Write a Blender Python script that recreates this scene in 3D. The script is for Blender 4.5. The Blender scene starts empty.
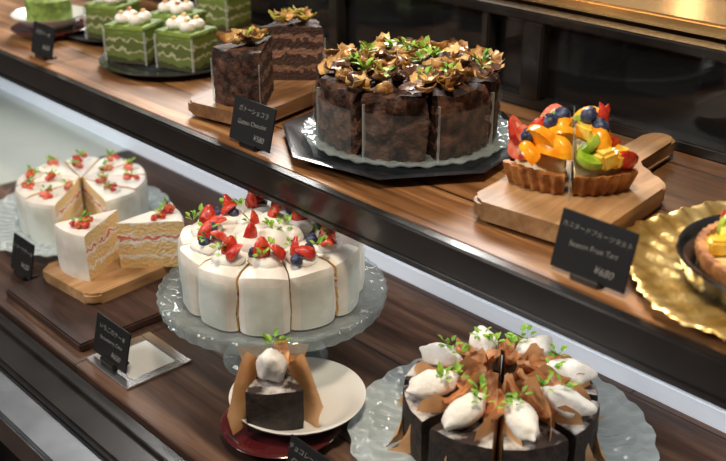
import bpy, bmesh, math, random
from mathutils import Vector, Matrix, noise
pi=math.pi
T=Matrix.Translation
def RZ(a): return Matrix.Rotation(a,4,'Z')
def RX(a): return Matrix.Rotation(a,4,'X')
def RY(a): return Matrix.Rotation(a,4,'Y')
def S(x,y,z): return Matrix.Diagonal((x,y,z,1))
I=Matrix.Identity(4)
# ------------------------------------------------------------ materials
def base(name):
    m=bpy.data.materials.new(name);m.use_nodes=True
    nt=m.node_tree;b=nt.nodes['Principled BSDF'];return m,nt,b
def N(nt,t,**k):
    n=nt.nodes.new(t)
    for a,v in k.items(): setattr(n,a,v)
    return n
def coords(nt,scale=(1,1,1),rot=(0,0,0)):
    tc=N(nt,'ShaderNodeTexCoord');mp=N(nt,'ShaderNodeMapping')
    mp.inputs['Scale'].default_value=scale;mp.inputs['Rotation'].default_value=rot
    nt.links.new(tc.outputs['Object'],mp.inputs[0]);return mp.outputs[0]
def ramp(nt,stops,interp='LINEAR'):
    r=N(nt,'ShaderNodeValToRGB');e=r.color_ramp.elements;r.color_ramp.interpolation=interp
    while len(e)<len(stops): e.new(.5)
    for i,(p,c) in enumerate(stops): e[i].position=p;e[i].color=(c[0],c[1],c[2],1)
    return r
def mat(name,c1,c2=None,ns=60,lo=.4,hi=.6,rough=.5,bump=0,bs=200,metal=0,coat=0,sss=0,spec=.5,emit=0):
    m,nt,b=base(name);L=nt.links
    b.inputs['Base Color'].default_value=(*c1,1);b.inputs['Roughness'].default_value=rough
    b.inputs['Metallic'].default_value=metal;b.inputs['Coat Weight'].default_value=coat
    b.inputs['Coat Roughness'].default_value=.08
    b.inputs['Specular IOR Level'].default_value=spec
    if emit: b.inputs['Emission Color'].default_value=(*c1,1);b.inputs['Emission Strength'].default_value=emit
    if sss:
        b.inputs['Subsurface Weight'].default_value=sss;b.inputs['Subsurface Scale'].default_value=.004
    co=coords(nt)
    if c2:
        n=N(nt,'ShaderNodeTexNoise');n.inputs['Scale'].default_value=ns;n.inputs['Detail'].default_value=5
        r=ramp(nt,[(lo,c1),(hi,c2)]);L.new(co,n.inputs['Vector']);L.new(n.outputs[0],r.inputs[0]);L.new(r.outputs[0],b.inputs['Base Color'])
    if bump:
        n=N(nt,'ShaderNodeTexNoise');n.inputs['Scale'].default_value=bs;n.inputs['Detail'].default_value=4
        bu=N(nt,'ShaderNodeBump');bu.inputs['Strength'].default_value=bump;bu.inputs['Distance'].default_value=.002
        L.new(co,n.inputs['Vector']);L.new(n.outputs[0],bu.inputs['Height']);L.new(bu.outputs[0],b.inputs['Normal'])
    return m
def layered(name,h,stops,rough=.7,wob=.12,bump=.5):
    m,nt,b=base(name);L=nt.links
    tc=N(nt,'ShaderNodeTexCoord');sp=N(nt,'ShaderNodeSeparateXYZ');L.new(tc.outputs['Object'],sp.inputs[0])
    n=N(nt,'ShaderNodeTexNoise');n.inputs['Scale'].default_value=90;L.new(tc.outputs['Object'],n.inputs['Vector'])
    a=N(nt,'ShaderNodeMath',operation='DIVIDE');L.new(sp.outputs[2],a.inputs[0]);a.inputs[1].default_value=h
    s=N(nt,'ShaderNodeMath',operation='MULTIPLY_ADD');L.new(n.outputs[0],s.inputs[0]);s.inputs[1].default_value=wob;L.new(a.outputs[0],s.inputs[2])
    q=N(nt,'ShaderNodeMath',operation='SUBTRACT');L.new(s.outputs[0],q.inputs[0]);q.inputs[1].default_value=wob/2
    r=ramp(nt,stops,'CONSTANT');L.new(q.outputs[0],r.inputs[0]);L.new(r.outputs[0],b.inputs['Base Color'])
    n2=N(nt,'ShaderNodeTexNoise');n2.inputs['Scale'].default_value=300;L.new(tc.outputs['Object'],n2.inputs['Vector'])
    bu=N(nt,'ShaderNodeBump');bu.inputs['Strength'].default_value=bump;bu.inputs['Distance'].default_value=.002
    L.new(n2.outputs[0],bu.inputs['Height']);L.new(bu.outputs[0],b.inputs['Normal'])
    b.inputs['Roughness'].default_value=rough
    return m
def glassy(name,tint=(.8,.9,.95),mixv=.35,bump=.6,bs=120,rough=.08,fk=.6):
    m,nt,b=base(name);L=nt.links
    b.inputs['Base Color'].default_value=(*tint,1);b.inputs['Roughness'].default_value=rough;b.inputs['Specular IOR Level'].default_value=1
    tr=N(nt,'ShaderNodeBsdfTransparent');tr.inputs[0].default_value=(.92,.97,.97,1)
    fr=N(nt,'ShaderNodeLayerWeight');fr.inputs[0].default_value=.45
    mx=N(nt,'ShaderNodeMixShader');ad=N(nt,'ShaderNodeMath',operation='ADD');ad.use_clamp=True;ad.inputs[1].default_value=mixv
    mu=N(nt,'ShaderNodeMath',operation='MULTIPLY');mu.inputs[1].default_value=fk
    L.new(fr.outputs['Facing'],mu.inputs[0]);L.new(mu.outputs[0],ad.inputs[0])
    L.new(ad.outputs[0],mx.inputs[0]);L.new(tr.outputs[0],mx.inputs[1]);L.new(b.outputs[0],mx.inputs[2])
    L.new(mx.outputs[0],nt.nodes['Material Output'].inputs[0])
    if bump:
        co=coords(nt);v=N(nt,'ShaderNodeTexVoronoi');v.inputs['Scale'].default_value=bs;L.new(co,v.inputs['Vector'])
        bu=N(nt,'ShaderNodeBump');bu.inputs['Strength'].default_value=bump;bu.inputs['Distance'].default_value=.004
        L.new(v.outputs[0],bu.inputs['Height']);L.new(bu.outputs[0],b.inputs['Normal'])
    return m
def wood(name,cols,scale=(2.5,40,40),plank=None,rough=.4,bump=.3,rot=0,spec=.5):
    m,nt,b=base(name);L=nt.links
    co=coords(nt,scale,(0,0,rot))
    n=N(nt,'ShaderNodeTexNoise');n.inputs['Scale'].default_value=1;n.inputs['Detail'].default_value=8;n.inputs['Roughness'].default_value=.65;n.inputs['Distortion'].default_value=.6
    L.new(co,n.inputs['Vector'])
    r=ramp(nt,[(.3,cols[0]),(.5,cols[1]),(.68,cols[2])]);L.new(n.outputs[0],r.inputs[0])
    out=r.outputs[0];hgt=n.outputs[0]
    if plank:
        c2=coords(nt,(1,1,1),(0,0,rot));br=N(nt,'ShaderNodeTexBrick');br.inputs['Scale'].default_value=1
        br.inputs['Brick Width'].default_value=plank[0];br.inputs['Row Height'].default_value=plank[1];br.inputs['Mortar Size'].default_value=.0014
        br.inputs['Color1'].default_value=(.7,.7,.7,1);br.inputs['Color2'].default_value=(1.15,1.1,1.05,1);br.inputs['Mortar'].default_value=(.1,.08,.08,1)
        L.new(c2,br.inputs['Vector'])
        mx=N(nt,'ShaderNodeMix',data_type='RGBA',blend_type='MULTIPLY');mx.inputs[0].default_value=1
        L.new(out,mx.inputs[6]);L.new(br.outputs[0],mx.inputs[7]);out=mx.outputs[2]
    c3=coords(nt,(6,14,14));n3=N(nt,'ShaderNodeTexNoise');n3.inputs['Scale'].default_value=1;n3.inputs['Detail'].default_value=6;L.new(c3,n3.inputs['Vector'])
    r3=ramp(nt,[(.3,(.5,.5,.5)),(.62,(1.0,1.0,1.0))]);L.new(n3.outputs[0],r3.inputs[0])
    m3=N(nt,'ShaderNodeMix',data_type='RGBA',blend_type='MULTIPLY');m3.inputs[0].default_value=1
    L.new(out,m3.inputs[6]);L.new(r3.outputs[0],m3.inputs[7]);out=m3.outputs[2]
    L.new(out,b.inputs['Base Color'])
    mr=N(nt,'ShaderNodeMath',operation='MULTIPLY_ADD');L.new(n3.outputs[0],mr.inputs[0]);mr.inputs[1].default_value=.5;mr.inputs[2].default_value=rough-.25;L.new(mr.outputs[0],b.inputs['Roughness'])
    bu=N(nt,'ShaderNodeBump');bu.inputs['Strength'].default_value=bump;bu.inputs['Distance'].default_value=.002
    L.new(hgt,bu.inputs['Height']);L.new(bu.outputs[0],b.inputs['Normal'])
    b.inputs['Specular IOR Level'].default_value=spec
    return m
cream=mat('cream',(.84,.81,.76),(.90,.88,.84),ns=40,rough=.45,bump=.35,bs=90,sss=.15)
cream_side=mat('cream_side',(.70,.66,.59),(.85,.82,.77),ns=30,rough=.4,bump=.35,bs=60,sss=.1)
quen=mat('whipped_cream',(.86,.83,.78),(.92,.90,.86),ns=120,rough=.5,bump=.6,bs=160)
sponge=layered('sponge',.068,[(0,(.80,.56,.26)),(.2,(.88,.84,.74)),(.27,(.84,.62,.32)),(.5,(.88,.85,.78)),(.57,(.75,.22,.15)),(.62,(.88,.85,.78)),(.66,(.84,.62,.32)),(.9,(.88,.86,.82))],wob=.3,bump=.8)
choc=mat('chocolate',(.018,.008,.006),(.12,.056,.036),ns=75,rough=.7,bump=1,bs=200,spec=.3)
chocdark=mat('dark_chocolate',(.010,.006,.005),(.034,.019,.014),ns=90,rough=.65,bump=.8,bs=260)
sugar=mat('sugar_dust',(.035,.02,.018),(.6,.57,.55),ns=55,lo=.42,hi=.62,rough=.9,bump=.5,bs=300)
choclay=layered('choc_layers',.075,[(0,(.05,.022,.013)),(.16,(.22,.11,.07)),(.25,(.06,.028,.018)),(.42,(.27,.14,.095)),(.52,(.05,.022,.015)),(.68,(.24,.12,.08)),(.77,(.05,.022,.015)),(.93,(.03,.015,.01))],wob=.3,bump=1)
matchal=layered('matcha_layers',.05,[(0,(.05,.05,.015)),(.18,(.13,.17,.035)),(.36,(.44,.44,.27)),(.42,(.10,.13,.025)),(.66,(.44,.44,.27)),(.72,(.13,.18,.03)),(.93,(.17,.24,.05))],wob=.45)
matcha=mat('matcha_top',(.10,.16,.025),(.24,.34,.06),ns=80,rough=.7,bump=.5)
red=mat('strawberry_skin',(.50,.015,.01),(.76,.07,.03),ns=120,rough=.25,bump=.6,bs=500,coat=.35)
redcut=mat('strawberry_flesh',(.74,.10,.05),(.84,.27,.17),ns=150,rough=.35,coat=.25)
pinkw=mat('strawberry_core',(.86,.52,.40),rough=.35)
blue=mat('blueberry_skin',(.012,.016,.05),(.06,.08,.17),ns=160,rough=.45,bump=.2)
leafm=mat('leaf_green',(.12,.32,.015),(.38,.60,.07),ns=100,rough=.45)
leafy=mat('leaf_yellow',(.4,.42,.06),(.6,.5,.12),ns=100,rough=.5)
orange=mat('orange_segment',(.92,.28,.005),(.98,.44,.02),ns=90,rough=.25,coat=.25,bump=.3,spec=.3)
yellow=mat('pineapple_flesh',(.92,.52,.03),(.96,.70,.14),ns=90,rough=.25,coat=.25,bump=.3)
kiwi=mat('kiwi_flesh',(.25,.42,.02),(.45,.58,.08),ns=90,rough=.2,coat=.4)
kseed=mat('kiwi_seed',(.01,.01,.01),rough=.4)
pastry=mat('tart_pastry',(.28,.10,.025),(.50,.22,.065),ns=80,rough=.6,bump=.5)
custard=mat('custard',(.9,.7,.3),(.92,.80,.48),ns=60,rough=.4)
cara=mat('caramel_fig',(.42,.13,.04),(.78,.40,.18),ns=70,rough=.45,coat=.2,bump=.5)
tan=mat('dried_fig_chip',(.26,.11,.03),(.68,.40,.14),ns=80,rough=.4,bump=.5,coat=.3)
chipd=mat('chocolate_curl',(.05,.02,.012),(.19,.09,.055),ns=60,rough=.4,bump=.3)
nutm=mat('banana_chip',(.62,.38,.12),(.84,.64,.30),ns=80,rough=.45,bump=.3,coat=.2)
paper=mat('parchment_paper',(.62,.31,.13),(.80,.48,.24),ns=25,rough=.45,bump=.4,bs=60,sss=.15)
porc=mat('white_porcelain',(.82,.82,.81),rough=.12,coat=.5)
darkred=mat('dark_red_lacquer',(.07,.008,.010),rough=.15,coat=.8)
blackc=mat('black_ceramic',(.01,.012,.015),(.03,.033,.04),ns=15,rough=.18,coat=.3)
glassb=glassy('pressed_glass_blue',(.66,.76,.82),.26,1,60,rough=.06,fk=.55)
glassc=glassy('pressed_glass_clear',(.36,.41,.43),.12,.8,55,rough=.04,fk=.55)
film=glassy('cake_film',(.95,.95,.95),.03,0,10,.1,fk=.10)
filme=glassy('cake_film_edge',(.9,.9,.88),.18,0,10,.15,fk=.3)
steel=mat('brushed_steel',(.20,.21,.225),(.32,.33,.35),ns=9,rough=.33,metal=1)
chrome=mat('chrome_frame',(.8,.8,.8),rough=.22,metal=1)
rail=mat('anodised_rail',(.5,.52,.55),rough=.3,metal=.7)
railglow=mat('rail_reflection_glow',(.80,.88,1.0),rough=.4,emit=.3)  # faint emission stands in for light reflected off the track; not a lamp
blackm=mat('black_metal_frame',(.012,.011,.011),(.02,.018,.017),ns=20,rough=.22,coat=.3)
gold=mat('gold_leaf_tray',(.66,.40,.10),(.92,.66,.26),ns=45,rough=.3,metal=.8,bump=.6,bs=70)
brass=mat('polished_brass_counter',(.72,.42,.15),(.85,.53,.22),ns=3,rough=.2,metal=.8)
cardm=mat('chalkboard_card',(.008,.008,.009),rough=.45)
chalk=mat('chalk_lettering',(.36,.36,.34),rough=.9)
acr=glassy('acrylic_holder',(.9,.92,.95),.4,0,10,.05)
pale=mat('pale_gloss',(.55,.64,.61),(.65,.72,.70),ns=4,rough=.15,coat=.6)
dglass=glassy('dark_door_glass',(.02,.02,.022),.28,0,10,.03)
darkw=mat('dark_interior',(.018,.013,.011),(.038,.026,.02),ns=4,rough=.6)
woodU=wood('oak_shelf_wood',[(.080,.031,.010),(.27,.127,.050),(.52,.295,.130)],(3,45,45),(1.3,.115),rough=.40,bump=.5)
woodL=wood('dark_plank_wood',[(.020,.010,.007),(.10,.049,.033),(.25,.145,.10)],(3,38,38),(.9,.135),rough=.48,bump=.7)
woodB=wood('board_wood',[(.27,.135,.055),(.45,.25,.11),(.60,.38,.20)],(70,6,70),None,rough=.5,bump=.2)
woodB2=wood('walnut_board_wood',[(.14,.06,.026),(.29,.145,.063),(.43,.24,.12)],(70,6,70),None,rough=.5,bump=.2)
woodD=wood('dark_tray_wood',[(.02,.009,.007),(.05,.023,.017),(.09,.045,.034)],(8,60,60),None,rough=.5,bump=.2)
woodF=wood('floor_wood',[(.03,.015,.008),(.08,.04,.02),(.13,.065,.035)],(2,25,25),(1.2,.12),rough=.6)
wallm=mat('plaster_wall',(.22,.18,.13),(.26,.21,.15),ns=6,rough=.8)
bulb=mat('warm_bulb',(1,.78,.45),emit=14)
# ------------------------------------------------------------ mesh builder
class MB:
    def __init__(s): s.v=[];s.f=[];s.mi=[];s.sm=[];s.mats=[]
    def add(s,vs,fs,m,M=I,smooth=True):
        if m not in s.mats: s.mats.append(m)
        k=s.mats.index(m);o=len(s.v)
        s.v+=[tuple(M@Vector(v)) for v in vs]
        for f in fs: s.f.append([i+o for i in f]);s.mi.append(k);s.sm.append(smooth)
    def bm(s,b,m,M=I,smooth=False):
        b.verts.index_update()
        s.add([v.co.copy() for v in b.verts],[[v.index for v in f.verts] for f in b.faces],m,M,smooth);b.free()
    def build(s,name,loc=(0,0,0),rz=0,parent=None):
        me=bpy.data.meshes.new(name);me.from_pydata(s.v,[],s.f)
        for m in s.mats: me.materials.append(m)
        for p,k,q in zip(me.polygons,s.mi,s.sm): p.material_index=k;p.use_smooth=q
        me.update()
        try: me.set_sharp_from_angle(angle=math.radians(50))
        except Exception: pass
        o=bpy.data.objects.new(name,me);bpy.context.collection.objects.link(o)
        o.location=loc;o.rotation_euler=(0,0,rz)
        if parent: o.parent=parent
        return o
def box(mb,x0,x1,y0,y1,z0,z1,m,bev=0,M=I,seg=2):
    b=bmesh.new();bmesh.ops.create_cube(b,size=1)
    bmesh.ops.transform(b,matrix=T(((x0+x1)/2,(y0+y1)/2,(z0+z1)/2))@S(x1-x0,y1-y0,z1-z0),verts=b.verts)
    if bev: bmesh.ops.bevel(b,geom=b.edges[:],offset=bev,segments=seg,affect='EDGES')
    mb.bm(b,m,M,False)
def prism(mb,pts,z0,z1,m,bev=0,M=I):
    b=bmesh.new();lo=[b.verts.new((x,y,z0)) for x,y in pts];hi=[b.verts.new((x,y,z1)) for x,y in pts]
    n=len(pts);b.faces.new(lo[::-1]);b.faces.new(hi)
    for i in range(n): b.faces.new((lo[i],lo[(i+1)%n],hi[(i+1)%n],hi[i]))
    if bev:
        es=[e for e in b.edges if abs(e.verts[0].co.z-e.verts[1].co.z)<1e-6]
        bmesh.ops.bevel(b,geom=es,offset=bev,segments=2,affect='EDGES')
    mb.bm(b,m,M,False)
def revolve(mb,prof,m,M=I,a0=0,a1=2*pi,n=48,cap=None,disp=None,topm=None,ntop=0,rmod=None):
    full=abs(a1-a0-2*pi)<1e-6
    cols=n if full else n+1;vs=[]
    for j in range(cols):
        a=a0+(a1-a0)*j/n
        for r,z in prof:
            rr=r*(rmod(a,r,z) if rmod else 1);p=Vector((rr*math.cos(a),rr*math.sin(a),z))
            if disp and r>1e-6: p=disp(p)
            vs.append(p)
    k=len(prof);fs=[];ft=[]
    for j in range(n):
        j2=(j+1)%cols
        for i in range(k-1):
            f=[j*k+i,j*k+i+1,j2*k+i+1,j2*k+i]
            if prof[i][0]<1e-6: f=[f[0],f[1],f[2]]
            elif prof[i+1][0]<1e-6: f=[f[0],f[1],f[3]]
            (ft if i<ntop else fs).append(f)
    mb.add(vs,fs,m,M)
    if ft: mb.add(vs,ft,topm or m,M)
    if cap and not full:
        mb.add(vs[:k],[list(range(k))],cap,M,False)
        o=(cols-1)*k;mb.add(vs[o:o+k],[list(range(k))[::-1]],cap,M,False)
def blob(mb,m,M,rx,ry,rz,amp=0,seed=0,n=12,k=8,taper=0,fr=60,ridge=0):
    vs=[];fs=[]
    for i in range(k+1):
        t=pi*i/k
        for j in range(n):
            a=2*pi*j/n
            if ridge: d=Vector((math.cos(t),math.sin(t)*math.cos(a),math.sin(t)*math.sin(a)))
            else: d=Vector((math.sin(t)*math.cos(a),math.sin(t)*math.sin(a),math.cos(t)))
            q=Vector((d.x*rx,d.y*ry,d.z*rz))
            if ridge: 
                w=1+ridge*math.cos(5*a+seed+t*1.5);q.y*=w;q.z*=w;q.z+=rz*.25*d.x*d.x
            if taper: q.y*=1-taper*abs(d.x)**2;q.z*=1-taper*abs(d.x)**2
            if amp: q*=1+amp*noise.noise(q*fr+Vector((seed*3.1,seed,0)))
            vs.append(q)
    for i in range(k):
        for j in range(n):
            f=[i*n+j,(i+1)*n+j,(i+1)*n+(j+1)%n,i*n+(j+1)%n];fs.append(f)
    mb.add(vs,fs,m,M)
def wedge_prof(r,h,nz=3,nr=3,rd=.006):
    p=[(0,h)]+[(r*i/nr*.97-(rd if i==nr else 0),h) for i in range(1,nr+1)]
    nt=len(p)-1
    p+=[(r-rd*.3,h-rd*.25),(r,h-rd)]+[(r,(h-rd)*(1-i/nz)) for i in range(1,nz)]+[(r-.001,0),(0,0)]
    return p,nt+1
def wedge(mb,r,h,a0,a1,ms,M=I,amp=.0006,fr=50,n=8,nz=3,nr=3,rd=.006,seed=0,bulge=0):
    p,nt=wedge_prof(r,h,nz,nr,rd);am=(a0+a1)/2;hw=(a1-a0)/2
    def disp(q):
        w=noise.noise_vector(q*fr+Vector((seed*7.3,seed,1)))*amp
        if q.z<1e-5: w.z=0
        if bulge:
            a=math.atan2(q.y,q.x)-am
            while a>pi:a-=2*pi
            while a<-pi:a+=2*pi
            e=min(1,abs(a)/hw)**4;k=1-bulge*e*(q.xy.length/r)
            q=Vector((q.x*k,q.y*k,q.z-(bulge*.06*e if q.z>h*.9 else 0)))
        return q+w
    revolve(mb,p,ms[0],M,a0,a1,n,ms[2],disp,ms[1],nt)
def strawb(mb,M,s=.011,half=True):
    pr=[(0,s*1.25),(s*.28,s*1.1),(s*.52,s*.72),(s*.68,s*.2),(s*.66,-s*.2),(s*.4,-s*.45),(0,-s*.5)]
    if half:
        revolve(mb,pr,red,M,0,pi,8,redcut)
        pts=[(s*.25*math.cos(t),-.0002,s*.3+s*.55*math.sin(t)) for t in [i*pi/5 for i in range(10)]]
        mb.add(pts,[list(range(10))],pinkw,M,False)
    else: revolve(mb,pr,red,M,n=12)
def bberry(mb,p,r=.006,rnd=random):
    M=T(p)@RZ(rnd.random()*6)@RX(rnd.uniform(-.7,.7))
    blob(mb,blue,M,r,r,r*.92,0,0,12,8)
    revolve(mb,[(r*.22,r*.86),(r*.42,r*1.02),(r*.5,r*.8)],blue,M,n=8)
def leaf(mb,M,l=.012,w=.005,m=None):
    vs=[(0,0,0),(l*.3,w*.5,w*.15),(l*.7,w*.42,w*.1),(l,0,-w*.2),(l*.7,-w*.42,w*.1),(l*.3,-w*.5,w*.15),(l*.5,0,-w*.1)]
    mb.add(vs,[(0,6,1),(1,6,2),(2,6,3),(3,6,4),(4,6,5),(5,6,0)],m or leafm,M,False)
def sprig(mb,p,s=.012,n=7,rnd=random,m=None):
    for i in range(n):
        a=rnd.random()*2*pi;e=rnd.uniform(-1.1,-.1);d=rnd.uniform(.1,.6)*s
        M=T(p)@RZ(a)@RY(e);leaf(mb,M@T((d,0,0)),s*rnd.uniform(.4,.7),s*rnd.uniform(.25,.42),m)
        mb.add([(0,0,0),(d,.0003,0),(d,-.0003,.0003)],[(0,1,2)],leafm,M,False)
def chip(mb,M,l,w,m,curl=.5,th=.0008,seed=0):
    nx=6;ny=3;vs=[]
    for side in (0,1):
        for i in range(nx+1):
            u=i/nx-.5
            ww=w*(.35+.65*math.sin(pi*(i+.6)/(nx+1.2)))*(1+.25*noise.noise(Vector((u*5,seed,3))))
            for j in range(ny+1):
                v=j/ny-.5
                vs.append((l*u,ww*v,l*curl*(u*u)*2+w*curl*v*v*1.5+.15*w*noise.noise(Vector((u*4,v*4,seed)))-side*th))
    k=(nx+1)*(ny+1);fs=[]
    for i in range(nx):
        for j in range(ny):
            a=i*(ny+1)+j;q=[a,a+ny+1,a+ny+2,a+1];fs.append(q[::-1]);fs.append([x+k for x in q])
    bd=[i*(ny+1) for i in range(nx+1)]+[nx*(ny+1)+j for j in range(1,ny+1)]+[i*(ny+1)+ny for i in range(nx-1,-1,-1)]+[j for j in range(ny-1,0,-1)]
    for a,b in zip(bd,bd[1:]+bd[:1]): fs.append([a,b,b+k,a+k])
    mb.add(vs,fs,m,M)
# ------------------------------------------------------------ display case
zL=.85;zU=1.065
o=MB();box(o,-6,4,-3,4,-.05,0,woodF);o.build('floor')
o=MB();box(o,-6,4,3.4,3.5,0,3,wallm);o.build('wall_back')
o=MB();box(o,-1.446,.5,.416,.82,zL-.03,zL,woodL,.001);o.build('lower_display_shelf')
o=MB();box(o,-3,-1.448,.416,.82,zL-.03,zL,pale,.001);o.build('pale_shelf_slab')  # plain pale glossy slab continuing the lower shelf
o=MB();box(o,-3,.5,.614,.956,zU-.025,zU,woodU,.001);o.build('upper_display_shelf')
o=MB() # case frame
box(o,-3,.5,.600,.613,zU-.03,zU+.001,blackm,.002)
box(o,-3,.5,.362,.414,.79,zL-.004,blackm,.003)
box(o,-3,.5,.395,.402,zL-.004,zL+.001,blackm,.001)
box(o,-3,.5,.60,.98,zU-.037,zU-.0305,blackm,.001)
for x in(-2.95,.46): box(o,x,x+.03,.87,.90,0,1.03,blackm,.002)
box(o,-3,.5,.37,.40,0,.79,blackm,.003)
box(o,-3,.5,.37,.98,.76,.789,blackm,.003)
o.build('display_case_frame')
o=MB();box(o,-3,.5,.318,.358,.80,.842,steel,.004);box(o,-3,.5,.3585,.3612,.80,.838,steel);o.build('brushed_steel_rail')
o=MB();box(o,-3,.5,-.1,.30,.60,.63,woodF,.004);box(o,-3,.5,.26,.30,0,.6,woodF);o.build('customer_ledge')
o=MB()
box(o,-3,.5,.822,.828,zL-.03,zL+.020,railglow,.001);box(o,-3,.5,.8285,.832,zL-.03,zL+.024,blackm,.0005);box(o,-3,.5,.8325,.842,zL-.03,zL+.042,rail,.001)
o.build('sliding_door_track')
o=MB();box(o,-3,.5,.85,.856,zL-.03,zU-.038,dglass);box(o,-3,.5,.862,.866,zL-.03,zU-.038,darkw);o.build('lower_case_back_panel')
o=MB()
box(o,-3,.5,.957,.985,zU-.03,zU+.012,blackm,.002)
box(o,-3,.5,.957,.985,1.17,1.182,blackm,.002)
for x,w in((-1.085,.02),(-.80,.012),(-.735,.03),(-2,.02),(-.15,.02)): box(o,x,x+w,.957,.975,zU+.012,1.17,blackm,.002)
o.build('sliding_door_frame')
o=MB();box(o,-3,.5,.976,.98,zU+.012,1.17,dglass);o.build('sliding_glass_door')
greyb=mat('grey_box',(.2,.2,.2),rough=.4);tanb=mat('tan_box',(.45,.38,.3),rough=.4)
o=MB();box(o,-3,.5,1.5,1.52,0,1.16,darkw);box(o,-3,.5,.99,1.5,.98,1.0,darkw);box(o,-3,.5,.99,1.0,0,.98,darkw)
box(o,-3,.5,1.25,1.5,1.08,1.09,mat('red_shelf',(.3,.08,.04),rough=.4))
for i in range(16):
    x=-2.8+i*.2;box(o,x,x+.12,1.3,1.42,1.0,1.05,greyb if i%3 else tanb,.004)
o.build('back_storage_cabinet')
o=MB();box(o,-3,.5,.987,1.7,1.185,1.2,brass,.003);o.build('brass_back_counter')
for k,(x,y,z) in enumerate(((-1.42,2.6,1.62),(-1.2,2.6,1.66),(-.85,2.6,1.62))):
    o=MB();blob(o,bulb,T((0,0,0)),.04,.04,.05,0,0,16,10);revolve(o,[(.012,.075),(.02,.07),(.07,.0),(.075,-.01),(.068,0),(.015,.065)],brass,n=32);box(o,-.002,.002,-.002,.002,.07,1.4,blackm)
    o.build('pendant_lamp',(x,y,z))
# ------------------------------------------------------------ plates
def plate(name,loc,r,m,h=.012,flutes=0):
    mb=MB()
    pr=[(0,h*.45),(r*.3,h*.45),(r*.5,h*.45),(r*.62,h*.45),(r*.66,h*.6),(r*.70,h*.5),(r*.78,h*.62),(r*.86,h*.78),(r*.90,h*.95),(r*.94,h*.85),(r*.98,h),(r,h+.0005),(r*.995,h-.001),(r*.72,h*.3),(r*.6,0),(0,0)]
    dz=None;rm=None
    if flutes:
        def dz(q):
            rr=q.xy.length
            if rr>r*.64 and q.z>h*.45:
                a=math.atan2(q.y,q.x);q=Vector((q.x,q.y,q.z+.0011*math.cos(a*flutes)*(1 if rr<r*.88 else -.7)))
            return q
        rm=lambda a,rr,z:1+(.012*math.cos(flutes/2*a) if rr>r*.9 else 0)
    revolve(mb,pr,m,n=flutes*6 if flutes else 64,rmod=rm,disp=dz);return mb.build(name,loc)
scal=lambda k,am:(lambda a,r,z:1+(am*math.cos(k*a) if r>.06 else 0))
plate('glass_cake_plate',(-1.235,.605,zL),.135,glassb,.014,48)
plate('glass_cake_plate',(-.4883,.644,zL),.146,glassb,.016,48)
mb=MB()
pr=[(0,.082),(.10,.082),(.118,.084),(.121,.088),(.123,.086),(.121,.074),(.116,.0735),(.10,.076),(.03,.074),(.016,.06),(.011,.045),(.015,.035),(.02,.028),(.035,.015),(.055,.006),(.058,0),(0,0)]
revolve(mb,pr,glassc,n=240,rmod=scal(40,.008));mb.build('glass_cake_stand',(-.763,.588,zL))
mb=MB()
def octring(rs):
    vs=[];fs=[]
    for r,z in rs: vs+=[(r*math.cos(pi/8+i*pi/4),r*math.sin(pi/8+i*pi/4),z) for i in range(8)]
    for k in range(len(rs)-1):
        for i in range(8): fs.append([k*8+i,(k+1)*8+i,(k+1)*8+(i+1)%8,k*8+(i+1)%8][::-1])
    fs.append(list(range(8)));o=(len(rs)-1)*8;fs.append([o+i for i in range(8)][::-1]);return vs,fs
vs,fs=octring([(.1,0),(.138,.009),(.141,.011),(.137,.012),(.115,.006)])
mb.add(vs,[f[::-1] for f in fs],blackc,I,False);mb.build('octagonal_black_plate',(-.737,.76,zU),.2)
plate('glass_plate',(-.735,.763,zU+.0062),.116,glassc,.010,40)
# ------------------------------------------------------------ strawberry cake on stand
rnd=random.Random(3)
mb=MB();r=.096;h=.064;n=11
for i in range(n):
    a0=2*pi*i/n+.1;a1=a0+2*pi/n;am=(a0+a1)/2;g=.001+rnd.uniform(0,.006)
    M=T((g*math.cos(am),g*math.sin(am),0))@RZ(rnd.uniform(-.02,.02))
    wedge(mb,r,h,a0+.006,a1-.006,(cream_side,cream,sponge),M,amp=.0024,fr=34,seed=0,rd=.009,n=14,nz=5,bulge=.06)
    revolve(mb,[(r+.0012,.002),(r+.0014,h*.85)],film,M,a0+.09,a1-.09,8)
    rr=.066+rnd.uniform(-.006,.006);c=Vector((rr*math.cos(am),rr*math.sin(am),h))
    blob(mb,cream,T(c+Vector((0,0,.001))),.018,.016,.008,.3,i)
    strawb(mb,T(c+Vector((rnd.uniform(-.004,.004),rnd.uniform(-.004,.004),.010)))@RZ(rnd.random()*6)@RX(rnd.uniform(-.5,.5)),.014)
    strawb(mb,T(c+Vector((rnd.uniform(-.012,.012),rnd.uniform(-.012,.012),.008)))@RZ(rnd.random()*6)@RX(rnd.uniform(.6,1.3)),.013)
    for q in range(rnd.choice((1,2,2))): bberry(mb,c+Vector((rnd.uniform(-.016,.016),rnd.uniform(-.016,.016),.0075)),.0064,rnd)
    for q in (0,1): sprig(mb,c+Vector((rnd.uniform(-.012,.012),rnd.uniform(-.012,.012),.012)),.014,7,rnd)
for i in range(7):
    a=i*.9+.4;rr=.034 if i%2 else .02;c=Vector((rr*math.cos(a),rr*math.sin(a),h))
    blob(mb,cream,T(c+Vector((0,0,.003))),.019,.016,.012,.35,i+20)
    if i%3: strawb(mb,T(c+Vector((0,0,.012)))@RZ(rnd.random()*6)@RX(rnd.uniform(-.6,.6)),.0135)
    if i%2==0: sprig(mb,c+Vector((0,0,.014)),.014,7,rnd)
mb.build('strawberry_cream_cake',(-.763,.588,zL+.0845))
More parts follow.
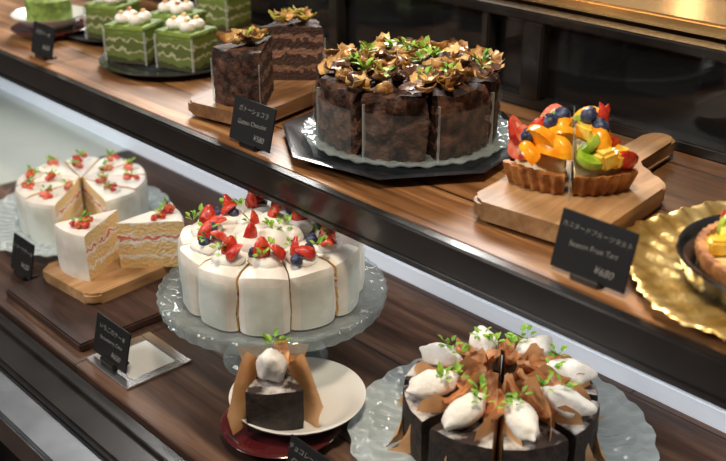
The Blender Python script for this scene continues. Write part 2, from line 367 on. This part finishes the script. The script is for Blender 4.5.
# ------------------------------------------------------------ left white cake
def bits(mb,c,rnd,n=5,sp=.008):
    for q in range(n):
        p=c+Vector((rnd.uniform(-sp,sp),rnd.uniform(-sp,sp),rnd.uniform(.002,.006)))
        blob(mb,rnd.choice((red,redcut)),T(p)@RZ(rnd.random()*6),.005,.004,.004,.5,q+rnd.random()*9,7,5,fr=250)
    sprig(mb,c+Vector((0,0,.005)),.014,8,rnd)
mb=MB();r=.088;h=.06;n=10
A0=math.radians(-48)
for i in range(n):
    a0=A0+2*pi*i/n;a1=a0+2*pi/n;am=(a0+a1)/2
    if i in(0,): continue
    g=.003+(.006 if i in(1,9) else 0)
    M=T((g*math.cos(am),g*math.sin(am),0))
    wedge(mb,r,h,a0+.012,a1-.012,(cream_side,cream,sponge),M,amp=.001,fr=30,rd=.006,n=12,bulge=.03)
    revolve(mb,[(r+.0009,.002),(r+.0012,h*.9)],film,M,a0+.06,a1-.06,8)
    c=Vector((.072*math.cos(am),.072*math.sin(am),h));blob(mb,cream,T(c),.012,.012,.005,.3,i);bits(mb,c,rnd,7)
    if i%2: bits(mb,Vector((.04*math.cos(am+.2),.04*math.sin(am+.2),h)),rnd,4)
mb.build('white_cream_cake',(-1.232,.618,zL+.0065))
def slice_cream(name,loc,rz):
    mb=MB();h=.062;M=T((-.042,0,0))
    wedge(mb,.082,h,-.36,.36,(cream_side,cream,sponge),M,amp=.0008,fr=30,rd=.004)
    bits(mb,Vector((.024,.006,h)),rnd,6);bits(mb,Vector((.010,-.004,h)),rnd,4)
    return mb.build(name,loc,rz)
def board(name,w,l,t,m,loc,rz,handle=True,hl=.1,feet=0):
    mb=MB();pts=[]
    def arc(cx,cy,r,a0,a1,k=6): 
        for i in range(k+1):
            a=a0+(a1-a0)*i/k;pts.append((cx+r*math.cos(a),cy+r*math.sin(a)))
    c=.015;w2=w/2
    arc(-w2+c,-l/2+c,c,pi,1.5*pi);arc(w2-c,-l/2+c,c,1.5*pi,2*pi)
    if handle:
        c2=.03;arc(w2-c2,l/2-c2,c2,0,pi/2)
        pts.append((.022,l/2+.008));pts.append((.014,l/2+.02));arc(0,l/2+hl-.016,.017,-.3,pi+.3,10);pts.append((-.014,l/2+.02));pts.append((-.022,l/2+.008))
        arc(-w2+c2,l/2-c2,c2,pi/2,pi)
    else:
        arc(w2-c,l/2-c,c,0,pi/2);arc(-w2+c,l/2-c,c,pi/2,pi)
    prism(mb,pts,feet,feet+t,m,.003)
    if feet:
        for y in(-l*.3,l*.3): box(mb,-w2*.8,w2*.8,y-.01,y+.01,0,feet+.001,m,.001)
    return mb.build(name,loc,rz)
mb=MB();box(mb,-1.098,-.915,.432,.60,zL,zL+.011,woodD,.002);mb.build('dark_wooden_tray')
board('wooden_serving_board',.115,.14,.014,woodB,(-1.043,.550,zL+.0112),.08,False)
slice_cream('cream_cake_slice',(-1.050,.533,zL+.0254),math.radians(-80))
slice_cream('cream_cake_slice',(-1.008,.590,zL+.0254),math.radians(72))
# ------------------------------------------------------------ big chocolate cake
rnd=random.Random(8)
mb=MB();r=.093;h=.071;n=8
for i in range(n):
    a0=2*pi*i/n+.25;a1=a0+2*pi/n;am=(a0+a1)/2;g=.005
    M=T((g*math.cos(am),g*math.sin(am),0))
    wedge(mb,r,h,a0+.025,a1-.025,(choc,choc,choclay),M,amp=.0055,fr=95,n=20,nz=11,nr=6,rd=.004,seed=i)
    for a in(a0+.05,):
        box(mb,r*.98,r+.0035,-.0008,.0008,.001,h*.85,filme,0,M@RZ(a))
    revolve(mb,[(r+.005,.002),(r+.005,h*.75)],film,M,a0+.05,a1-.05,10)
for q in range(125):
    a=rnd.random()*2*pi;rr=.095*math.sqrt(rnd.random());c=Vector((rr*math.cos(a),rr*math.sin(a),h+.002+rnd.random()*.010))
    M=T(c)@RZ(rnd.random()*6.3)@RX(rnd.uniform(-.8,.8))@RY(rnd.uniform(-.4,.4))
    chip(mb,M,rnd.uniform(.018,.030),rnd.uniform(.012,.019),rnd.choice((tan,tan,chipd,chipd,nutm,tan,tan)),rnd.uniform(.1,.6),seed=q)
for q in range(60):
    a=rnd.random()*2*pi;rr=.088*math.sqrt(rnd.random());c=Vector((rr*math.cos(a),rr*math.sin(a),h+.006))
    blob(mb,rnd.choice((choc,chipd,tan,nutm)),T(c)@RZ(rnd.random()*6),.008,.006,.006,.8,q,8,6,fr=150)
for q in range(17):
    a=q*2.4;rr=.02+.066*((q*.37)%1);sprig(mb,Vector((rr*math.cos(a),rr*math.sin(a),h+.014)),.015,8,rnd)
mb.build('chocolate_cake',(-.737,.763,zU+.011))
board('wooden_serving_board',.108,.20,.016,woodB2,(-.945,.74,zU),.2,False,feet=.006)
def slice_choc(name,loc,rz,lf):
    mb=MB();h=.066;M=T((-.042,0,0))
    wedge(mb,.082,h,-.42,.42,(choc,choc,choclay),M,amp=.004,fr=95,n=16,nz=9,nr=5,rd=.004,seed=4)
    for a in(-.4,.4): box(mb,.082*.98,.082+.003,-.0005,.0005,.001,h*.8,filme,0,M@RZ(a))
    for q in range(18):
        x=rnd.uniform(-.02,.03);y=rnd.uniform(-.3,.3)*(x+.045)
        chip(mb,T((x,y,h+.004+rnd.random()*.006))@RZ(rnd.random()*6)@RX(rnd.uniform(-.9,.9)),.02,.012,rnd.choice((tan,nutm,chipd,lf)),.6,seed=q)
    sprig(mb,Vector((.01,0,h+.008)),.014,7,rnd,lf)
    return mb.build(name,loc,rz)
slice_choc('chocolate_cake_slice',(-.922,.695,zU+.0225),math.radians(-72),leafm)
slice_choc('chocolate_cake_slice',(-.965,.785,zU+.0225),math.radians(70),leafy)
# ------------------------------------------------------------ matcha cakes
plate('black_round_plate',(-1.187,.755,zU),.10,blackc,.010)
def matcha_cake(loc,rz,w=.062,d=.055,h=.05,cr=True,sd=0):
    mb=MB();box(mb,-w/2,w/2,-d/2,d/2,0,h,matchal,.002);box(mb,-w/2-.0008,w/2+.0008,-d/2-.0008,d/2+.0008,h*.93,h+.003,matcha,.0015)
    for sx in(-1,1): box(mb,sx*w/2-.001,sx*w/2+.001,-d/2-.003,-d/2-.0005,.002,h*.95,filme)
    if cr:
        for x,y in((-.012,-.01),(.012,.008),(.012,-.012),(-.012,.012)):
            blob(mb,cream,T((x,y,h+.009)),.011,.010,.008,.25,x*90+sd)
            blob(mb,rnd.choice((nutm,cara)),T((x,y,h+.018)),.004,.004,.003,.3,sd,8,5)
    else: sprig(mb,Vector((0,0,h+.006)),.02,8,rnd,leafm)
    mb.build('matcha_layer_cake',loc,rz)
matcha_cake((-1.222,.720,zU+.0048),.5,sd=1)
matcha_cake((-1.142,.752,zU+.0048),.3,sd=2)
matcha_cake((-1.235,.80,zU+.0048),.3,sd=5)
plate('black_round_plate',(-1.38,.79,zU),.085,blackc,.010)
matcha_cake((-1.355,.765,zU+.0048),.4,sd=3)
mb=MB();box(mb,-1.36,-1.2,.868,.95,zU,zU+.012,woodB2,.002);mb.build('wooden_serving_board')
matcha_cake((-1.27,.908,zU+.0125),.2,sd=4)
mb=MB();revolve(mb,[(0,.006),(.03,.006),(.055,.02),(.057,.021),(.056,.018),(.032,.002),(.03,0),(0,0)],porc,n=48)
mb.build('white_dish',(-1.455,.712,zU+.0125))
mb=MB();revolve(mb,[(0,.0125),(.034,.0125),(.05,.012),(.058,.014),(.06,.013),(.045,0),(0,0)],darkred,n=48);mb.build('dark_red_saucer',(-1.455,.712,zU))
mb=MB()
revolve(mb,[(0,.04),(.028,.04),(.034,.036),(.035,.02),(.034,0),(0,0)],matcha,n=32);blob(mb,cream,T((0,0,.045)),.02,.02,.01,.2,3)
mb.build('matcha_roll_cake',(-1.455,.712,zU+.019))
# ------------------------------------------------------------ fruit tarts
board('wooden_paddle_board',.128,.165,.018,woodB,(-.497,.742,zU),.12,True,.115,feet=.005)
rnd=random.Random(21)
def seg_orange(mb,M,sc=1):
    pr=[(0,.005*sc),(.010*sc,.0045*sc),(.013*sc,.002*sc),(.013*sc,-.003*sc),(0,-.005*sc)]
    revolve(mb,pr,orange,M@RX(1.1),0,pi,10,orange)
def fruit(mb,k,p,sc,rnd):
    M=T(p)@RZ(rnd.random()*6.3)@RX(rnd.uniform(-.6,.6))
    if k==0: seg_orange(mb,M,sc)
    elif k==1: strawb(mb,M@RX(-.6),.012*sc)
    elif k==2: bberry(mb,p+Vector((0,0,.003)),.0062*sc,rnd)
    elif k==4: box(mb,-.009*sc,.009*sc,-.006*sc,.006*sc,-.005*sc,.006*sc,yellow,.002*sc,M)
    else:
        revolve(mb,[(0,.003*sc),(.011*sc,.003*sc),(.012*sc,0),(.011*sc,-.003*sc),(0,-.003*sc)],kiwi,M@RX(.9),n=16)
        for j in range(9):
            a=j*.7;blob(mb,kseed,M@RX(.9)@T((.006*sc*math.cos(a),.006*sc*math.sin(a),.003*sc)),.0007,.0005,.0005,n=5,k=3)
def fruit_pile(mb,fn,h,n,rnd,sc=1,seq=(0,1,2,0,4,5)):
    for q in range(n):
        x,y,z=fn(q);fruit(mb,seq[q%len(seq)],Vector((x,y,h+z)),sc,rnd)
dirA=math.radians(-54)
tip=Vector((-.529,.776,0))
# the two wedges stand a few millimetres apart, with the film between them
nrm=Vector((-math.sin(dirA),math.cos(dirA),0))
for s in(-1,1):
    mb=MB();R0=.074;hh=.021;a0=(-.96 if s<0 else .03);a1=(-.03 if s<0 else .96)
    fl=lambda a,r,z:1+(.02*math.cos(42*a) if r>.06 else 0)
    revolve(mb,[(0,hh*.8),(R0*.88,hh*.8),(R0*.9,hh),(R0,hh),(R0*1.0,hh*.85),(R0*.9,0),(0,0)],pastry,I,a0,a1,64,pastry,None,custard,1,rmod=fl)
    am=(a0+a1)/2
    revolve(mb,[(0,hh+.022),(R0*.5,hh+.018),(R0*.75,hh+.008),(R0*.84,hh*.8),(0,hh*.8)],custard,I,a0+.03,a1-.03,12,custard)
    P=lambda r,a,z:Vector((r*math.cos(a),r*math.sin(a),hh+z))
    if s<0:
        L=[(0,.060,-.25,.014,1.5),(0,.052,-.48,.020,1.6),(1,.062,-.78,.012,1.6),(1,.044,-.78,.026,1.6),(0,.061,-.52,.010,1.4),(0,.035,-.40,.03,1.4),(5,.025,-.55,.032,1.2),(0,.042,-.25,.026,1.3),(1,.022,-.85,.034,1.5),(2,.045,-.45,.036,1.35),(2,.033,-.26,.040,1.35),(2,.060,-.68,.024,1.2),(4,.024,-.35,.034,1.1),(1,.055,-.90,.022,1.5)]
    else:
        L=[(5,.062,.24,.014,1.2),(4,.060,.45,.014,1.6),(5,.050,.28,.024,1.2),(0,.047,.6,.022,1.6),(1,.062,.85,.010,1.5),(4,.038,.32,.030,1.4),(1,.042,.82,.026,1.7),(0,.025,.50,.034,1.3),(4,.062,.68,.012,1.4),(5,.022,.38,.034,1.0),(2,.046,.5,.034,1.4),(2,.034,.34,.042,1.35),(1,.02,.8,.036,1.5),(1,.032,.62,.036,1.4)]
    for k,r_,a_,z_,sc in L: fruit(mb,k,P(r_,a_,z_),sc,rnd)
    sprig(mb,P(.04,am,.042),.010,5,rnd)
    c=tip+nrm*(.0022*s)
    mb.build('fruit_tart_slice',(c.x,c.y,zU+.0232),dirA)
mb=MB();box(mb,.01,.080,-.0004,.0004,0,.068,film);box(mb,.079,.081,-.0005,.0005,0,.068,filme);mb.build('clear_film_divider',(tip.x,tip.y,zU+.0232),dirA)
mb=MB()
hexm=lambda a,r,z:(1+.03*math.cos(6*a)+(.010*math.cos(60*a) if r>.09 else 0))
def gdisp(q):
    rr=q.xy.length;a=math.atan2(q.y,q.x)
    if rr>.07 and q.z>.004: q=Vector((q.x,q.y,q.z+.0011*math.cos(30*a+rr*180)))
    return q
revolve(mb,[(0,.005),(.07,.005),(.085,.006),(.095,.0075),(.105,.008),(.115,.0075),(.122,.008),(.130,.011),(.138,.013),(.140,.012),(.11,.001),(.09,0),(0,0)],gold,n=360,rmod=hexm,disp=gdisp);mb.build('gold_leaf_tray',(-.285,.752,zU),.3)
mb=MB();revolve(mb,[(0,.006),(.07,.006),(.082,.022),(.086,.023),(.087,.021),(.078,.001),(.07,0),(0,0)],blackc,n=64);mb.build('black_tart_dish',(-.286,.735,zU+.0075))
mb=MB();R0=.072
revolve(mb,[(0,.014),(R0*.88,.014),(R0*.9,.02),(R0*.98,.02),(R0,.016),(R0*.93,0),(0,0)],pastry,n=180,ntop=1,topm=custard,rmod=lambda a,r,z:1+(.015*math.cos(44*a) if r>.06 else 0))
def fn(q):
    rr=.060*math.sqrt(rnd.random());a=rnd.random()*6.28;return rr*math.cos(a),rr*math.sin(a),.006+(.06-rr)*.25
fruit_pile(mb,fn,.014,60,rnd,1.2,(1,0,5,2,1,4));mb.build('fruit_tart',(-.286,.735,zU+.0138))
# ------------------------------------------------------------ parchment chocolate cake
def parch(mb,M,r,h,side,pk=.026,sd=0,s0=.35):
    nx=16;nz=6;vs=[]
    for i in range(nx+1):
        s=i/nx*1.22
        top=h+.004+pk*max(0,1-abs(s-s0)/.3)+.016*max(0,1-abs(s-.85)/.25)-(.85*h*max(0,s-1.02)/.2)
        for j in range(nz+1):
            t=j/nz;fl=.036*(max(0,s-.68)/.5)**1.25
            vs.append((s*r-.010*t*max(0,s-.9)/.3,side*(.0014+fl*(1-.35*t)+.008*max(0,t-.6)*s)+.0014*math.sin(s*11+sd+t*3),.001+t*(top-.001)))
    fs=[[i*(nz+1)+j,(i+1)*(nz+1)+j,(i+1)*(nz+1)+j+1,i*(nz+1)+j+1] for i in range(nx) for j in range(nz)]
    mb.add(vs,fs,paper,M)
rnd=random.Random(5)
mb=MB();r=.086;h=.050;n=8
for i in range(n):
    a0=2*pi*i/n-.12;a1=a0+2*pi/n;am=(a0+a1)/2;g=.007;M=T((g*math.cos(am),g*math.sin(am),0))
    wedge(mb,r,h,a0+.03,a1-.03,(chocdark,sugar,chocdark),M,amp=.0015,fr=70,n=10,nz=4,rd=.004,seed=i)
    parch(mb,RZ(a0),r,h,1,rnd.uniform(.026,.036),i,rnd.uniform(.25,.5));parch(mb,RZ(a0),r,h,-1,rnd.uniform(.018,.032),i+3,rnd.uniform(.3,.55))
    Q=RZ(am)
    blob(mb,quen,Q@T((.066,-.006,h+.012))@RZ(rnd.uniform(-.3,.3))@RY(.15),.028,.0145,.0135,.22,i,20,16,taper=.5,fr=85,ridge=.06)
    chip(mb,Q@T((.048,.016,h+.012))@RZ(rnd.uniform(-.2,.3))@RX(.5)@RY(.3),.036,.018,cara,.3,.004,seed=i)
    chip(mb,Q@T((.030,.0,h+.018))@RZ(.6)@RX(-.5)@RY(.6),.032,.017,cara,.3,.004,seed=i+20)
    for q in(0,1): sprig(mb,Q@Vector((.045+.016*q,-.002+rnd.uniform(-.010,.010),h+.024)),.015,8,rnd)
mb.build('parchment_chocolate_cake',(-.495,.648,zL+.0076))
# ------------------------------------------------------------ chocolate cake slice on white plate
mb=MB();revolve(mb,[(0,.0128),(.04,.0128),(.05,.0125),(.058,.0135),(.060,.012),(.045,0),(0,0)],darkred,n=48);mb.build('lacquer_saucer',(-.650,.505,zL))
mb=MB();revolve(mb,[(0,.006),(.045,.006),(.055,.009),(.066,.016),(.068,.016),(.066,.013),(.05,.001),(.045,0),(0,0)],porc,n=72);mb.build('white_plate',(-.655,.53,zL+.0137))
mb=MB();h=.045
wedge(mb,.070,h,-.40,.40,(chocdark,sugar,chocdark),T((-.035,0,0)),amp=.0012,fr=70,n=10,rd=.003)
for s in(-1,1):
    Mx=T((-.037,0,0))@RZ(.44*s);vs=[];nx=12
    for i in range(nx+1):
        for j in range(7):
            x=i/nx;u=x*.082;t=j/6;top=h+.002+.028*max(0,1-abs(x-(.70 if s>0 else .6))/.35)-.026*max(0,x-.78)/.22
            vs.append((u,s*(.0015+.005*t*t*x+.005*max(0,x-.72)/.28)+.001*math.sin(9*x+4*t),t*top+.0005))
    mb.add(vs,[[i*7+j,(i+1)*7+j,(i+1)*7+j+1,i*7+j+1] for i in range(nx) for j in range(6)],paper,Mx)
vs=[]
for i in range(9):
    for j in range(5):
        y=(i/8-.5)*.036;t=j/4;vs.append((-.040-.008*t*t+.15*abs(y),y*(1+1.0*t),.0005+t*(h+.006-.2*abs(y))))
mb.add(vs,[[i*5+j,(i+1)*5+j,(i+1)*5+j+1,i*5+j+1] for i in range(8) for j in range(4)],paper)
blob(mb,quen,T((.010,-.001,h+.015))@RY(-.75),.026,.0155,.0150,.22,3,20,16,taper=.4,fr=85,ridge=.06)
chip(mb,T((-.012,.008,h+.014))@RY(.8),.028,.016,cara,.3,.004,seed=3)
sprig(mb,Vector((-.002,0,h+.033)),.014,8,rnd);sprig(mb,Vector((-.008,.008,h+.028)),.012,6,rnd)
mb.build('chocolate_brownie_slice',(-.656,.502,zL+.0202),math.radians(-38))
# ------------------------------------------------------------ cards
def card(loc,lines,w=.076,h=.05,tilt=.25,rz=0):
    mb=MB();M=RX(-tilt)
    box(mb,-w/2,w/2,-.0008,.0008,.004,h+.004,cardm,.0005,M)
    for x in(-.012,.012): box(mb,x-.001,x+.001,-.001,.018,0,.002,blackm)
    box(mb,-.014,.014,-.003,.003,0,.006,blackm,.001)
    o=mb.build('chalkboard_price_card',loc,rz)
    for k,(t,s,x,y) in enumerate(lines):
        cu=bpy.data.curves.new('lettering','FONT');cu.body=t;cu.size=s;cu.shear=.25;cu.align_x='CENTER';cu.align_y='CENTER';cu.offset=-s*.014
        tx=bpy.data.objects.new('lettering_%d'%k,cu);bpy.context.collection.objects.link(tx);cu.materials.append(chalk)
        tx.parent=o;tx.matrix_local=M@T((x,-.0011,.004+y*h))@RX(pi/2)@RZ(.03*(1 if k%2 else -1)+.02)
card((-.402,.628,zU),[('カスタードフルーツタルト',.0056,0,.76),('Season Fruit Tart',.0066,.0,.5),('¥680',.009,.014,.2)],.072)
card((-.840,.622,zU),[('ガトーショコラ',.0075,0,.76),('Gateau Chocolat',.0072,.0,.48),('¥580',.009,.015,.2)],.072,.048)
card((-1.335,.632,zU),[('抹茶ケーキ',.0085,0,.7),('¥600',.010,.012,.3)],.062,.045)
card((-1.133,.468,zL),[('ショートケーキ',.0075,0,.7),('¥620',.010,.01,.3)],.055,.048)
card((-.868,.440,zL+.0032),[('いちごのケーキ',.0075,0,.74),('Strawberry Cake',.0065,.0,.5),('¥650',.009,.012,.22)],.068,.046)
card((-.560,.458,zL),[('チョコレートケーキ',.007,0,.76),('Chocolate Cake',.0075,.0,.5),('¥550',.009,.012,.2)],.062,.043)
mb=MB();x0,x1,y0,y1=-.900,-.815,.43,.512
for a,b,c,d in((x0,x1,y0,y0+.014),(x0,x1,y1-.012,y1),(x0,x0+.012,y0+.0141,y1-.0121),(x1-.012,x1,y0+.0141,y1-.0121)): box(mb,a,b,c,d,zL,zL+.003,chrome,.0008)
box(mb,x0+.013,x1-.013,y0+.015,y1-.013,zL,zL+.0018,acr);mb.build('metal_sign_holder')
# ------------------------------------------------------------ lights & camera
def area(name,loc,tgt,size,e,col,sy=None):
    l=bpy.data.lights.new(name,'AREA');l.energy=e;l.size=size;l.color=col
    if sy: l.shape='RECTANGLE';l.size_y=sy
    o=bpy.data.objects.new(name,l);o.location=loc;d=Vector(tgt)-Vector(loc);o.rotation_euler=d.to_track_quat('-Z','Y').to_euler();bpy.context.collection.objects.link(o)
area('window_light',(-2.6,2.3,2.75),(-.7,.65,1),1.1,140,(1,.97,.92),.8)
area('front_fill_light',(-1.8,-1.1,2.5),(-.8,.6,.9),.7,42,(1,.95,.88))  # added soft fill from front left, lifts the cake fronts
area('ceiling_lamp',(-.3,.35,2.6),(-.6,.65,1),.25,26,(1,.82,.60))
l=bpy.data.lights.new('under_shelf_fill','AREA');l.shape='RECTANGLE';l.size=2.2;l.size_y=.012;l.energy=1.8;l.color=(1,.93,.84)
lo=bpy.data.objects.new('under_shelf_fill',l);lo.location=(-.7,.70,zU-.040);bpy.context.collection.objects.link(lo)  # added fill light with no fixture, brightens the lower shelf
w=bpy.data.worlds.new('w');bpy.context.scene.world=w;w.use_nodes=True;w.node_tree.nodes['Background'].inputs[0].default_value=(.36,.34,.33,1);w.node_tree.nodes['Background'].inputs[1].default_value=.26
cam=bpy.data.cameras.new('cam');cam.lens=50;co=bpy.data.objects.new('camera',cam);co.location=(0,0,1.45);co.rotation_euler=(math.radians(65),0,math.radians(46.6));bpy.context.collection.objects.link(co);bpy.context.scene.camera=co
cam.dof.use_dof=True;cam.dof.focus_distance=1.05;cam.dof.aperture_fstop=5
bpy.context.scene.view_settings.view_transform='Standard'
bpy.context.scene.view_settings.look='None'
bpy.context.scene.view_settings.exposure=-.22
